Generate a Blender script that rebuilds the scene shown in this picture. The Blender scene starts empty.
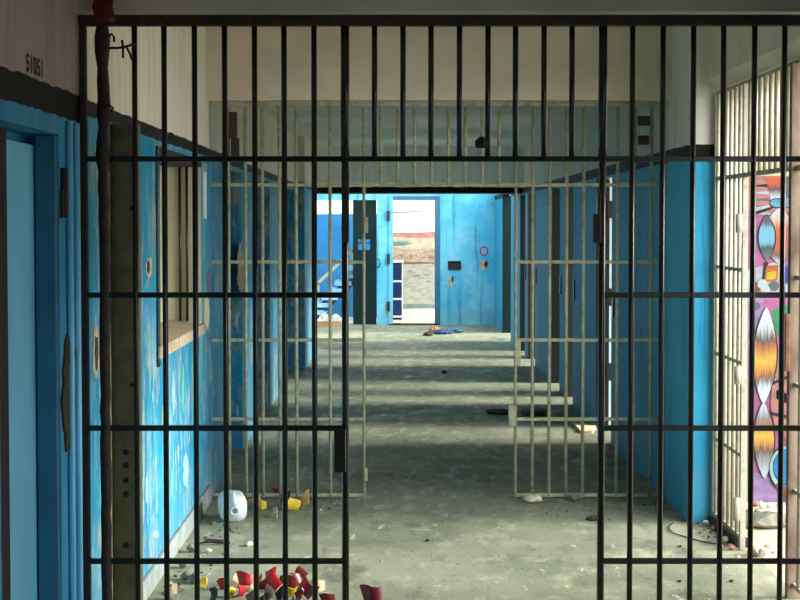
import bpy, bmesh, math, random
from mathutils import Vector, Matrix, Euler
random.seed(7)
S = bpy.context.scene
COL = S.collection
# ------------------------------------------------------------------ camera
F, CX, CY, H = 1520.0, 393.0, 278.8, 1.65
TH = math.radians(2.14)
cam_d = bpy.data.cameras.new('camera'); cam = bpy.data.objects.new('camera', cam_d); COL.objects.link(cam)
cam.location = (0, 0, H); cam.rotation_euler = (math.pi/2 - TH, 0, 0)
cam_d.sensor_width = 36; cam_d.lens = F/800*36
cam_d.shift_x = (400-CX)/800; cam_d.shift_y = (CY-300)/800
cam_d.clip_start = 0.05; cam_d.clip_end = 200
S.camera = cam
FWD = Vector((0, math.cos(TH), -math.sin(TH))); UP = Vector((0, math.sin(TH), math.cos(TH)))
def ray(px, py): return FWD + Vector((1,0,0))*((px-CX)/F) - UP*((py-CY)/F)
def on_floor(px, py, z=0.0):
    d = ray(px, py); t = (z-H)/d.z; return Vector((d.x*t, d.y*t, z))
def on_y(px, py, D):
    d = ray(px, py); t = D/d.y; return Vector((d.x*t, D, H+d.z*t))
def on_x(px, py, X):
    d = ray(px, py); t = X/d.x; return Vector((X, d.y*t, H+d.z*t))
# ------------------------------------------------------------------ materials
def srgb(r, g, b):
    f = lambda c: (c/255/12.92 if c/255 <= .04045 else ((c/255+.055)/1.055)**2.4)
    return (f(r), f(g), f(b), 1)
class NT:
    def __init__(s, name):
        s.m = bpy.data.materials.new(name); s.m.use_nodes = True
        s.t = s.m.node_tree; s.n = s.t.nodes; s.b = s.n['Principled BSDF']
    def new(s, typ, **kw):
        n = s.n.new(typ)
        for k, v in kw.items(): setattr(n, k, v)
        return n
    def link(s, a, b): s.t.links.new(a, b)
    def pos(s, scale=(1,1,1)):
        g = s.new('ShaderNodeNewGeometry'); mp = s.new('ShaderNodeMapping'); mp.inputs['Scale'].default_value = scale
        s.link(g.outputs['Position'], mp.inputs['Vector']); return mp.outputs[0]
    def noise(s, vec, scale, detail=5, rough=.6):
        n = s.new('ShaderNodeTexNoise'); n.inputs['Scale'].default_value = scale
        n.inputs['Detail'].default_value = detail; n.inputs['Roughness'].default_value = rough
        s.link(vec, n.inputs['Vector']); return n.outputs['Fac']
    def ramp(s, fac, a, b, ca=(0,0,0,1), cb=(1,1,1,1)):
        r = s.new('ShaderNodeValToRGB'); e = r.color_ramp.elements
        e[0].position, e[0].color, e[1].position, e[1].color = a, ca, b, cb
        s.link(fac, r.inputs['Fac']); return r.outputs['Color']
    def mix(s, fac, a, b):
        n = s.new('ShaderNodeMix', data_type='RGBA')
        for sock, v in ((n.inputs[0], fac), (n.inputs[6], a), (n.inputs[7], b)):
            if hasattr(v, 'is_linked') or hasattr(v, 'links'): s.link(v, sock)
            else: sock.default_value = v
        return n.outputs[2]
    def math(s, op, a, b):
        n = s.new('ShaderNodeMath', operation=op)
        for sock, v in ((n.inputs[0], a), (n.inputs[1], b)):
            if hasattr(v, 'links'): s.link(v, sock)
            else: sock.default_value = v
        return n.outputs[0]
    def bump(s, h, strength=.3, dist=.01):
        n = s.new('ShaderNodeBump'); n.inputs['Strength'].default_value = strength; n.inputs['Distance'].default_value = dist
        s.link(h, n.inputs['Height']); s.link(n.outputs[0], s.b.inputs['Normal'])
def mat(name, c1, c2=None, scale=8, rough=.6, lo=.4, hi=.65, spec=.5, stretch=(1,1,1), bump=0, metal=0):
    k = NT(name); k.b.inputs['Roughness'].default_value = rough
    k.b.inputs['Specular IOR Level'].default_value = spec; k.b.inputs['Metallic'].default_value = metal
    c2 = c2 or tuple(x*.7 for x in c1[:3])+(1,)
    v = k.pos(stretch); n = k.noise(v, scale)
    k.link(k.ramp(n, lo, hi, c1, c2), k.b.inputs['Base Color'])
    if bump: k.bump(n, bump, .01)
    return k.m
def wall_paint(name, blue, blue2, upper, band_lo, band_hi, streak=.0, peel=.67, scrape=0, upper2=None, band=srgb(13,10,12)):
    """paint scheme by height: blue dado, dark stripe, pale upper wall, with scraped and dripping wear"""
    k = NT(name); k.b.inputs['Roughness'].default_value = .55; k.b.inputs['Specular IOR Level'].default_value = .15
    g = k.new('ShaderNodeNewGeometry'); sx = k.new('ShaderNodeSeparateXYZ'); k.link(g.outputs['Position'], sx.inputs[0])
    p = k.pos(); big = k.noise(p, 1.7, 6); fine = k.noise(p, 14, 5)
    vs = k.pos((9, 9, .9)); st = k.noise(vs, 1.6, 6, .7)
    base = k.mix(k.ramp(big, .38, .62), blue, blue2)
    base = k.mix(k.ramp(st, .56, .74, (0,0,0,1), (streak,)*3+(1,)), base, srgb(205,222,222))
    if scrape:
        wv = k.noise(k.pos((1,1,1)), 2.6, 9, .75); base = k.mix(k.ramp(wv, .5, .7, (0,0,0,1), (scrape,)*3+(1,)), base, srgb(196,226,232))
        base = k.mix(k.ramp(k.noise(k.pos((1.3,1.3,1)), 4.2, 9, .8), .56, .64, (0,0,0,1), (scrape*.8,)*3+(1,)), base, srgb(34,116,160))
    if streak > .4:
        sw = k.noise(k.pos((3.5, 3.5, 1.5)), 1.5, 9, .8); base = k.mix(k.ramp(sw, .52, .57, (0,0,0,1), (.9,)*3+(1,)), base, srgb(140,160,152))
        base = k.mix(k.ramp(k.noise(k.pos((5, 5, 1.2)), 1.1, 8, .75), .58, .66, (0,0,0,1), (.8,)*3+(1,)), base, srgb(16,84,120))
        base = k.mix(k.ramp(k.noise(k.pos((8, 8, 1.1)), .9, 6, .7), .62, .68, (0,0,0,1), (.8,)*3+(1,)), base, srgb(60,150,120))
        base = k.mix(k.ramp(k.noise(k.pos((16, 16, 3)), 1.3, 5, .6), .64, .69, (0,0,0,1), (.8,)*3+(1,)), base, srgb(200,212,208))
    vs2 = k.pos((14, 14, .6)); st2 = k.noise(vs2, 1.1, 4, .6)
    base = k.mix(k.ramp(st2, .58, .66, (0,0,0,1), (.45,)*3+(1,)), base, srgb(20,70,98))
    pe = k.ramp(k.noise(p, 3.1, 8, .65), peel, peel+.015)
    base = k.mix(pe, base, srgb(168,156,136))
    gl = k.ramp(k.noise(p, 5.5, 8, .7), .66, .69, (0,0,0,1), (.7,)*3+(1,))
    base = k.mix(gl, base, srgb(44,62,66))
    low = k.noise(k.pos((3,3,1)), 2.5, 5)
    lowz = k.math('LESS_THAN', sx.outputs['Z'], k.math('MULTIPLY', low, .55))
    base = k.mix(k.math('MULTIPLY', lowz, .16), base, srgb(120,128,120))
    up = k.mix(k.ramp(st, .45, .75), upper, upper2 or tuple(c*.72 for c in upper[:3])+(1,))
    wob = k.math('MULTIPLY', k.math('SUBTRACT', k.noise(p, 6, 4), .5), .035)
    z = k.math('ADD', sx.outputs['Z'], wob)
    c = k.mix(k.math('GREATER_THAN', z, band_lo), base, band)
    c = k.mix(k.math('GREATER_THAN', z, band_hi), c, up)
    k.link(c, k.b.inputs['Base Color']); k.bump(fine, .25, .006)
    return k.m
B1, B2 = srgb(70,173,214), srgb(56,156,200)
M = {}
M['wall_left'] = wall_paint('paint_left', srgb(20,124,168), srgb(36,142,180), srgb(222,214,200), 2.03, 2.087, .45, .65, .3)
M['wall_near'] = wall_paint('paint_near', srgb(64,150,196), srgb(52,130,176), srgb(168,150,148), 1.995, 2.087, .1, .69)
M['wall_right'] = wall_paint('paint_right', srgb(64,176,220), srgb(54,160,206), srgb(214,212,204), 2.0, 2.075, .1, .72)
M['wall_far'] = wall_paint('paint_far', srgb(66,166,208), srgb(104,190,220), srgb(170,178,172), 3.5, 3.6, .1, .7, .28)
M['lintel'] = mat('lintel_plaster', srgb(208,196,180), srgb(192,182,166), 3, .8)
M['lintel_far'] = wall_paint('paint_lintel', B1, B2, srgb(228,234,228), 1.9, 2.09, 0, .9)
M['ceiling'] = mat('ceiling_plaster', srgb(206,212,206), srgb(186,192,186), 2, .8)
M['yard_wall'] = mat('yard_plaster', srgb(178,164,138), srgb(158,144,118), 3, .8)
M['ground'] = mat('yard_ground', srgb(190,176,152), srgb(160,146,122), 6, .9, bump=.3)
M['iron'] = mat('black_painted_iron', srgb(26,29,25), srgb(44,36,30), 30, .27, .5, .75, .6)
M['rust'] = mat('rusty_iron', srgb(30,26,23), srgb(60,40,30), 40, .7, bump=.5)
M['tan_iron'] = mat('tan_painted_iron', srgb(168,168,140), srgb(120,112,88), 22, .4, .45, .75)
M['pale_iron'] = mat('pale_painted_iron', srgb(160,154,136), srgb(128,118,96), 25, .4, .5, .75)
M['post_rust'] = mat('worn_brown_post', srgb(132,112,94), srgb(88,62,50), 9, .6, stretch=(1,1,.5))
M['olive'] = mat('olive_steel', srgb(108,106,84), srgb(80,78,60), 20, .55, .45, .7)
M['door_blue'] = mat('blue_door_paint', srgb(126,206,246), srgb(112,192,236), 5, .5, stretch=(1,1,.3))
M['door_dark'] = mat('dark_blue_steel', srgb(40,108,142), srgb(32,92,124), 4, .5)
M['door_green'] = mat('dark_green_steel', srgb(6,34,38), srgb(5,26,30), 4, .7, spec=.15)
M['brown'] = mat('rotten_wood', srgb(52,32,34), srgb(26,18,20), 12, .8, stretch=(1,1,.2), bump=.5)
M['niche'] = mat('olive_board', srgb(206,204,176), srgb(184,178,152), 6, .7, stretch=(1,1,.3))
M['plaster'] = mat('bare_plaster', srgb(186,170,146), srgb(150,130,108), 20, .9, bump=.4)
M['rot'] = mat('dark_rot', srgb(40,38,26), srgb(70,60,32), 30, .9, bump=.6)
M['skirt'] = mat('grey_skirting', srgb(142,152,150), srgb(118,130,130), 8, .7)
M['ink'] = mat('black_paint', srgb(20,20,20), None, 10, .7)
M['white'] = mat('white_paint', srgb(228,230,226), srgb(212,216,212), 10, .6)
M['drip'] = mat('pale_drip', srgb(150,178,186), srgb(110,156,176), 30, .6)
M['red'] = mat('red_glaze', srgb(184,22,30), srgb(140,12,22), 20, .4)
M['dark_red'] = mat('dark_red_glaze', srgb(110,12,22), srgb(78,10,18), 20, .4)
M['cream'] = mat('cream_clay', srgb(226,204,164), srgb(206,180,138), 20, .7)
M['yellow'] = mat('yellow_paper', srgb(216,188,44), srgb(190,160,40), 20, .6)
M['stone'] = mat('pale_rubble', srgb(206,198,182), srgb(170,158,140), 20, .9, bump=.5)
M['grey_stone'] = mat('grey_rubble', srgb(128,126,112), srgb(92,90,78), 20, .9, bump=.5)
M['brick'] = mat('brick_rubble', srgb(150,98,80), srgb(122,80,66), 20, .9)
M['card'] = mat('cardboard', srgb(168,134,92), srgb(140,108,70), 10, .8)
M['navy'] = mat('navy_plastic', srgb(14,44,96), srgb(10,34,78), 5, .4)
M['cloth_blue'] = mat('blue_cloth', srgb(40,70,112), srgb(28,46,80), 14, .9)
M['cloth_teal'] = mat('teal_cloth', srgb(70,112,130), srgb(40,74,92), 14, .9)
M['cloth_dark'] = mat('dark_cloth', srgb(58,56,46), srgb(24,26,22), 14, .9)
M['cloth_grey'] = mat('grey_cloth', srgb(120,140,134), srgb(44,56,56), 14, .9)
M['tread'] = mat('blue_stair_paint', srgb(74,160,212), srgb(52,132,190), 6, .5)
M['tread_light'] = mat('pale_tread', srgb(150,206,236), srgb(96,170,220), 5, .5)  # paler blue for the stair treads
M['deep_blue'] = mat('deep_blue_paint', srgb(24,120,178), srgb(20,104,160), 3, .6)
M['bag'] = mat('white_bag', srgb(206,212,212), srgb(150,156,158), 16, .5)
def floor_mat():
    k = NT('worn_concrete'); p = k.pos(); b = k.noise(p, .8, 7, .6); s = k.noise(k.pos((1,.55,1)), 4.5, 9, .72); f = k.noise(p, 38, 4, .7)
    c = k.mix(k.ramp(b, .36, .64), srgb(146,147,126), srgb(112,118,98))
    c = k.mix(k.ramp(s, .52, .66, (0,0,0,1), (.7,)*3+(1,)), c, srgb(176,173,150))
    c = k.mix(k.ramp(k.noise(k.pos((1,.5,1)), 1.9, 9, .78), .54, .63, (0,0,0,1), (.65,)*3+(1,)), c, srgb(70,78,64))
    c = k.mix(k.ramp(f, .62, .68, (0,0,0,1), (.6,)*3+(1,)), c, srgb(62,62,50))
    c = k.mix(k.ramp(k.noise(k.pos((1,.35,1)), 11, 6, .75), .62, .66, (0,0,0,1), (.75,)*3+(1,)), c, srgb(214,216,204))
    c = k.mix(k.ramp(k.noise(k.pos((.7,1.6,1)), 3.4, 8, .75), .57, .66, (0,0,0,1), (.5,)*3+(1,)), c, srgb(92,100,82))
    k.link(c, k.b.inputs['Base Color'])
    fl_ = k.noise(k.pos((1,.4,1)), 9, 6, .7)
    k.link(k.ramp(fl_, .52, .62, (.7,)*3+(1,), (.33,)*3+(1,)), k.b.inputs['Roughness'])
    k.b.inputs['Specular IOR Level'].default_value = .4
    h = k.math('ADD', k.math('MULTIPLY', s, .7), k.math('MULTIPLY', f, .3)); k.bump(h, .45, .015)
    return k.m
M['floor'] = floor_mat()
def jug_mat():
    k = NT('milky_plastic'); k.b.inputs['Base Color'].default_value = (.72,.78,.8,1); k.b.inputs['Roughness'].default_value = .3
    tr = k.new('ShaderNodeBsdfTranslucent'); tr.inputs[0].default_value = (.75,.82,.84,1); mx = k.new('ShaderNodeMixShader'); mx.inputs[0].default_value = .4
    out = k.n['Material Output']; k.link(k.b.outputs[0], mx.inputs[1]); k.link(tr.outputs[0], mx.inputs[2]); k.link(mx.outputs[0], out.inputs[0]); return k.m
M['jug'] = jug_mat()
def glass_mat():
    k = NT('door_glass'); k.b.inputs['Base Color'].default_value = (.8,.95,1,1); k.b.inputs['Roughness'].default_value = .08
    k.b.inputs['Transmission Weight'].default_value = 1; k.b.inputs['IOR'].default_value = 1.05; return k.m
M['glass'] = glass_mat()
# ------------------------------------------------------------------ mesh helpers
class MB:
    def __init__(s): s.v, s.f, s.mi, s.sm, s.mats = [], [], [], [], []
    def _m(s, m):
        m = M[m] if isinstance(m, str) else m
        if m not in s.mats: s.mats.append(m)
        return s.mats.index(m)
    def add(s, vs, fs, m, smooth=False):
        o = len(s.v); s.v += [Vector(x) for x in vs]; i = s._m(m)
        for f in fs: s.f.append([o+a for a in f]); s.mi.append(i); s.sm.append(smooth)
        return s
    def box(s, x0, x1, y0, y1, z0, z1, m, mx=None):
        vs = [Vector((x,y,z)) for z in (z0,z1) for y in (y0,y1) for x in (x0,x1)]
        if mx is not None: vs = [mx @ v for v in vs]
        return s.add(vs, [(0,2,3,1),(4,5,7,6),(0,1,5,4),(2,6,7,3),(0,4,6,2),(1,3,7,5)], m)
    def tube(s, pts, r, m, n=10, caps=True):
        pts = [Vector(p) for p in pts]; rr = r if isinstance(r, (list,tuple)) else [r]*len(pts); vs, fs = [], []
        for i, p in enumerate(pts):
            t = (pts[min(i+1,len(pts)-1)]-pts[max(i-1,0)]).normalized()
            a = Vector((1,0,0)) if abs(t.x) < .8 else Vector((0,1,0))
            u = t.cross(a).normalized(); w = t.cross(u)
            for k in range(n):
                q = 2*math.pi*k/n; vs.append(p+u*math.cos(q)*rr[i]+w*math.sin(q)*rr[i])
        for i in range(len(pts)-1):
            for k in range(n): fs.append((i*n+k, i*n+(k+1)%n, (i+1)*n+(k+1)%n, (i+1)*n+k))
        s.add(vs, fs, m, True)
        if caps:
            o = len(s.v)-len(vs); i = s._m(m)
            s.f += [[o+k for k in range(n)][::-1], [o+(len(pts)-1)*n+k for k in range(n)]]; s.mi += [i,i]; s.sm += [False,False]
        return s
    def slab(s, pts, nrm, th, m):
        """polygon given thickness th along nrm"""
        pts = [Vector(p) for p in pts]; n = len(pts); nv = Vector(nrm).normalized()*th
        return s.add(pts+[p+nv for p in pts], [list(range(n))[::-1], list(range(n,2*n))]+[(k,(k+1)%n,n+(k+1)%n,n+k) for k in range(n)], m)
    def build(s, name, parent=None, bevel=0):
        me = bpy.data.meshes.new(name)
        off = Vector((0,0,0)); q = parent
        while q is not None: off += q.location; q = q.parent
        me.from_pydata([v-off for v in s.v], [], s.f)
        for m in s.mats: me.materials.append(m)
        for p, i, sm in zip(me.polygons, s.mi, s.sm): p.material_index = i; p.use_smooth = sm
        bm = bmesh.new(); bm.from_mesh(me); bmesh.ops.recalc_face_normals(bm, faces=bm.faces); bm.to_mesh(me); bm.free()
        o = bpy.data.objects.new(name, me); COL.objects.link(o)
        if parent: o.parent = parent
        if bevel:
            b = o.modifiers.new('bevel', 'BEVEL'); b.width = bevel; b.segments = 2; b.limit_method = 'ANGLE'
        return o
def tag(o, label, cat, group=None, kind=None):
    o['label'] = label; o['category'] = cat
    if group: o['group'] = group
    if kind: o['kind'] = kind
    return o
def thing(name, label, cat, loc, group=None):
    o = bpy.data.objects.new(name, None); COL.objects.link(o); o.location = loc; o.empty_display_size = .1
    return tag(o, label, cat, group)
def struct(o, label, cat): return tag(o, label, cat, None, 'structure')
def copy_part(o, parent, loc):
    c = o.copy(); COL.objects.link(c); c.parent = parent; c.location = loc; return c
def settle(o, x, y, z=0.0, rot=None):
    """put a mesh object on height z at x, y with its lowest point touching"""
    if rot is not None: o.rotation_euler = rot
    mw = Euler(o.rotation_euler).to_matrix() @ Matrix.Diagonal(o.scale)
    lo = min((mw @ v.co).z for v in o.data.vertices)
    o.location = (x, y, z-lo); return o
# ------------------------------------------------------------------ dimensions
XL, XR, XG = -1.09, 1.625, 1.756            # corridor walls, side grille plane
D1, D2 = 5.31, on_floor(393, 499).y           # the two barred screens
DE = on_floor(690, 523).y                    # end of the right corridor wall
DL, DF = 19.15, on_floor(470, 325).y         # far lintel, far wall
DM = DE+.62                                  # painted yard wall
# ------------------------------------------------------------------ shell
struct(MB().box(-1.8, 1.79, -2.6, DF+.2, -.2, 0, 'floor').build('floor'), 'worn grey concrete floor running down the corridor', 'floor')
struct(MB().box(1.79, 16, -5, 30, -.2, 0, 'ground').build('ground'), 'bright sandy yard ground beyond the side grille', 'ground')
struct(MB().box(-1.8, 1.79, DF+.2, 30, -.2, 0, 'ground').build('ground'), 'pale floor of the yard behind the far doorway', 'ground')
struct(MB().box(-1.8, 2.0, -2.6, 9.15, 3.0, 3.2, 'ceiling').build('ceiling'), 'grey plaster ceiling over the near corridor', 'ceiling')
w = MB(); w.box(-1.8, 3.2, 9.15, DL+.7, 2.6, 2.8, 'ceiling'); w.box(-1.8, 2.6, DF-.6, DF+.18, 2.6, 2.8, 'ceiling')  # roof cut back and left open near the end wall to admit daylight
w.box(XG+.2, 4.6, DM-.7, 9.15, 2.6, 2.8, 'ceiling')  # unseen eave added to shade the top of the yard wall
struct(w.build('ceiling'), 'dim ceiling over the far corridor ending at an added roof opening', 'ceiling')
def pierced(mb, axis_boxes, y0, y1, z1, openings, x0, x1, m):
    """wall along y between x0..x1, with openings (ya, yb, za, zb)"""
    y = y0
    for ya, yb, za, zb in sorted(openings):
        if ya > y: mb.box(x0, x1, y, ya, 0, z1, m)
        if za > 0: mb.box(x0, x1, ya, yb, 0, za, m)
        mb.box(x0, x1, ya, yb, zb, z1, m); y = yb
    if y1 > y: mb.box(x0, x1, y, y1, 0, z1, m)
WIN = (on_x(156, 250, XL).y, on_x(201, 250, XL).y, 1.06, 2.0)
LD = [(9.75, 10.95, 0, 2.0), (12.25, on_floor(300, 408).y, 0, 2.0), (15.5, on_floor(300, 372).y, 0, 2.0)]
nd0, nd1 = 4.2, on_x(59, 250, XL).y
w = MB()
pierced(w, None, -2.6, D1, 3.0, [(nd0, nd1, 0, 1.935)], XL-.12, XL, 'wall_near')
w.box(XL-.4, XL-.12, -2.6, D1, 0, 3.0, 'wall_near')
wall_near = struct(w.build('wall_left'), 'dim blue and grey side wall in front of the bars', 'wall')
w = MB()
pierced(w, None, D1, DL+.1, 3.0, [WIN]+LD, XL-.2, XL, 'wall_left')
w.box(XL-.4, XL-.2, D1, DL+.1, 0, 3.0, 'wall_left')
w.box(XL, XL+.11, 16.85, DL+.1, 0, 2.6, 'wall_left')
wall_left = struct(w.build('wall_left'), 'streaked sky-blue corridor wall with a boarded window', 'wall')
struct(MB().box(-9, -1.8, DL-3, 30, -.2, 0, 'ground').build('ground'), 'pale unseen ground added where the end hall is left open for light', 'ground')  # hall side left open and this ground added to bring in daylight
struct(MB().box(-1.8, 2.0, -2.75, -2.6, 0, 3.2, 'wall_near').build('wall_back'), 'wall behind the viewer', 'wall')
w = MB(); pierced(w, None, -2.6, 5.2, 3.0, [(2.3, 3.3, 0, 2.1)], XG, XG+.12, 'wall_near')  # unseen doorway added to bring daylight into the near room
struct(w.build('wall_right'), 'side wall nearest the viewer on the yard side', 'wall')
# right corridor wall with cell doorways
RD = [(on_x(611.5, 300, XR).y, 12.16, 0, 2.0), (13.7, 14.32, 0, 2.0), (14.8, 15.55, 0, 2.0), (17.35, 18.3, 0, 2.0), (18.7, 19.45, 0, 2.0)]
w = MB(); pierced(w, None, DE+.2, DL+.3, 2.6, RD[:4]+[(18.7, 19.44, 0, 2.0)], XR, XR+.10, 'wall_right'); pierced(w, None, DL+.3, DF, 2.12, [(20.95, 22.6, 0, 2.05)], XR, XR+.10, 'wall_right')  # end-hall stretch kept low out of view so daylight reaches the end wall
w.box(XR, XG+.045, DE, DE+.2, 0, 3.0, 'wall_right')
w.box(XR, XG+.045, DE+.2, D2+.1, 2.6, 3.0, 'wall_right')
wall_right = struct(w.build('wall_right'), 'shadowed blue corridor wall pierced by cell doorways', 'wall')
# cell block behind it
w = MB(); w.box(XR+.10, 4.6, DM, DM+.15, 0, 3.4, 'yard_wall')
struct(w.build('wall_yard'), 'sunlit cream yard wall behind the side grille', 'wall')
for i, y in enumerate((10.75, 12.62, 14.56, 16.5, 18.5, 20.5)):
    struct(MB().box(XR+.10, 3.0, y-.06, y+.06, 0, 2.6 if y < 19 else 2.1, 'lintel').build('wall_cell'), 'pale partition wall between two cells behind the dark corridor wall', 'wall')['group'] = 'cell partitions'
# lintels
struct(MB().box(XL, XG+.12, D1-.1, D1+.12, 2.366, 3.0, 'lintel').build('lintel'), 'grey plaster beam above the front bars', 'beam')
struct(MB().box(XL, XR, D2-.12, D2+.12, 2.36, 3.0, 'lintel').build('lintel'), 'pale beige beam above the second bars', 'beam')
zb = on_y(400, 193, DL).z; zt = on_y(400, 187.5, DL).z
w = MB(); w.box(-1.75, XR, DL, DL+.7, zb, 2.6, 'lintel_far'); lf = w.build('lintel')  # beam deepened out of view to keep end-hall light from the corridor
struct(lf, 'far beam with a dark painted stripe', 'beam')
w = MB(); w.add([(XG-.05,D1+.1,2.42),(XG,D1+.1,2.36),(XG+.2,D1+.1,2.36),(XG+.2,D1+.1,3.0),(XG-.05,D1+.1,3.0),
                 (XG-.05,DE,2.42),(XG,DE,2.36),(XG+.2,DE,2.36),(XG+.2,DE,3.0),(XG-.05,DE,3.0)],
                [(0,1,2,3,4),(9,8,7,6,5),(0,5,6,1),(1,6,7,2),(2,7,8,3),(3,8,9,4),(4,9,5,0)], 'lintel')
struct(w.build('lintel'), 'plaster header above the side grille', 'beam')
# far wall
def wy(px, py, D=DF): return on_y(px, py, D)
xs = {k: wy(k, 300).x for k in (317, 353, 377, 393, 435)}
zt_d = wy(400, 200).z
w = MB()
for a, b, z0 in ((-1.9, xs[317]-.25, 0), (xs[317]-.25, xs[377], zt_d), (xs[377], xs[393], 0), (xs[393], xs[435], zt_d), (xs[435], 2.6, 0)):
    w.box(a, b, DF, DF+.18, z0, 2.6, 'wall_far')
wall_far = struct(w.build('wall_far'), 'bright blue scraped end wall with doorway', 'wall')
struct(MB().box(-4, 5, 28.2, 28.4, 0, 4.2, 'white').build('wall_yard'), 'white outer wall behind the far doorway', 'wall')
struct(MB().box(-4, xs[377]+.05, 26.3, 26.45, 0, on_y(330, 214, 26.3).z, 'deep_blue').build('wall_stair'), 'deep blue low wall behind the stairs', 'wall')
# skirting on the left wall
struct(MB().box(XL, XL+.018, D1+.15, D2-.05, 0, .1, 'skirt').build('baseboard_left', bevel=.004), 'grey chipped skirting along the blue wall', 'baseboard')
# ------------------------------------------------------------------ doors and window
def xpt(px, py, X): return on_x(px, py, X)
# near door on the left
d = thing('door_1', 'faded blue plank door set in the wall before the bars', 'door', (XL, nd1, 0)); d['kind'] = 'structure'
ym = on_x(7, 300, XL-.075).y
MB().box(XL-.115, XL-.075, ym, nd1-.012, .01, 1.90, 'door_blue').build('leaf', d, .004)
MB().box(XL-.118, XL-.07, nd0, ym-.004, .0, 1.93, 'brown').build('rotten_jamb', d, .006)
MB().box(XL-.07, XL-.004, nd1-.03, nd1, 0, 1.93, 'door_dark').build('frame', d, .004)
h = MB().box(XL, XL+.012, nd1+.01, nd1+.05, xpt(62, 218, XL).z, xpt(62, 190, XL).z, 'rust')
h.tube([(XL+.012, nd1+.035, xpt(62, 218, XL).z), (XL+.012, nd1+.035, xpt(62, 168, XL).z)], .012, 'rust'); h.build('hinge', d)
# vertical strips of old conduit between the near door and the bars
for i, px in enumerate((67, 74)):
    p = xpt(px, 300, XL)
    tag(MB().tube([(XL+.012, p.y, 0.01), (XL+.012, p.y, 1.985)], .012, 'door_blue').build('conduit'), ['blue painted conduit beside the near door frame', 'blue painted conduit closest to the front bars'][i], 'pipe', 'conduits by the near door')
# window opening
d = thing('window_1', 'boarded window niche with a sloping chipped sill', 'window', (XL, WIN[0], WIN[2])); d['kind'] = 'structure'
MB().box(XL-.2, XL-.19, WIN[0], WIN[1], WIN[2], WIN[3], 'niche').build('board', d)
MB().box(XL-.19, XL-.0, WIN[1]-.015, WIN[1], WIN[2], WIN[3], 'niche').build('reveal', d)
MB().box(XL-.10, XL+.012, WIN[0], WIN[0]+.05, WIN[2]-.08, WIN[3], 'iron').build('frame', d, .004)
MB().box(XL-.19, XL+.005, WIN[0], WIN[1], WIN[3]-.04, WIN[3], 'brown').build('head', d)
for px in (180, 187):
    X = on_y(px, 250, WIN[1]-.03).x
    MB().tube([(X, WIN[1]-.03, WIN[2]+.03), (X, WIN[1]-.03, WIN[3]-.04)], .008, 'iron').build('bar', d)
MB().slab([(XL-.19, WIN[0], WIN[2]+.035), (XL+.018, WIN[0], WIN[2]+.012), (XL+.018, WIN[1]+.04, WIN[2]+.012), (XL-.19, WIN[1], WIN[2]+.035)], (0,0,-1), .055, 'plaster').build('sill', d)
pp = xpt(204, 172, XL); pq = xpt(204, 219, XL)
MB().box(XL, XL+.01, pp.y-.04, pp.y+.04, pq.z, pp.z, 'white').build('trim', d)  # white strip painted in for the lit edge of the window frame
# left cell doors in their recesses
for i, (ya, yb, z0, z1) in enumerate(LD):
    d = thing(f'door_{i+2}', ['closed blue cell door just past the second bars', 'closed blue cell door halfway down the left wall', 'closed blue cell door deepest along the left wall'][i], 'door', (XL-.2, yb, 0)); d['kind'] = 'structure'
    MB().box(XL-.195, XL-.16, ya+.02, yb-.02, .01, 1.98, 'door_dark').build('leaf', d, .004)
    MB().box(XL-.16, XL-.15, yb-.3, yb-.08, 1.35, 1.6, 'iron').build('hatch', d)
    MB().tube([(XL-.14, ya+.1, .98), (XL-.14, ya+.3, .98)], .012, 'iron').build('bolt', d)
# right cell doors: leaves swung into the cells, hinges and bolts on the jambs
for i, (ya, yb, z0, z1) in enumerate(RD[:5]):
    d = thing(f'door_{i+5}', ['open cell door nearest the second bars on the dark wall', 'open cell door, second along the dark wall', 'open cell door, third along the dark wall', 'open cell door, fourth along the dark wall', 'open cell door, last along the dark wall'][i], 'door', (XR+.1, yb if i % 2 else ya, 0)); d['kind'] = 'structure'
    s = -1 if i in (0, 2, 4) else 1
    yh = ya-.05 if s < 0 else yb+.01
    MB().box(XR+.105, XR+.105+(yb-ya), yh, yh+.035, .02, 1.97, 'door_dark').build('leaf', d, .003)
    yj = yb if i in (0,) else ya
    for z in (.45, 1.05, 1.75):
        MB().box(XR+.085, XR+.13, (yb-.03) if i == 0 else ya-.001, (yb-.0) if i == 0 else ya+.03, z-.07, z+.07, 'rust').build('hinge', d)
    for z in (.95, 1.02+.1*(i % 2)):
        pass
    MB().box(XR+.002, XR+.104, yb-.02, yb+.0, 0, 1.99, 'ink').build('frame', d)  # black facing added to give the far jamb its shade
    MB().box(XR-.012, XR+.0, ya-.16, ya-.09, .95, 1.13, 'iron').build('bolt_slot', d)
MB().box(XR+.002, XR+.13, 22.57, 22.6, 0, 2.04, 'door_green').build('jamb_shade_strip')['kind'] = 'structure'  # dark strip added over the far jamb in place of shade
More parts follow.
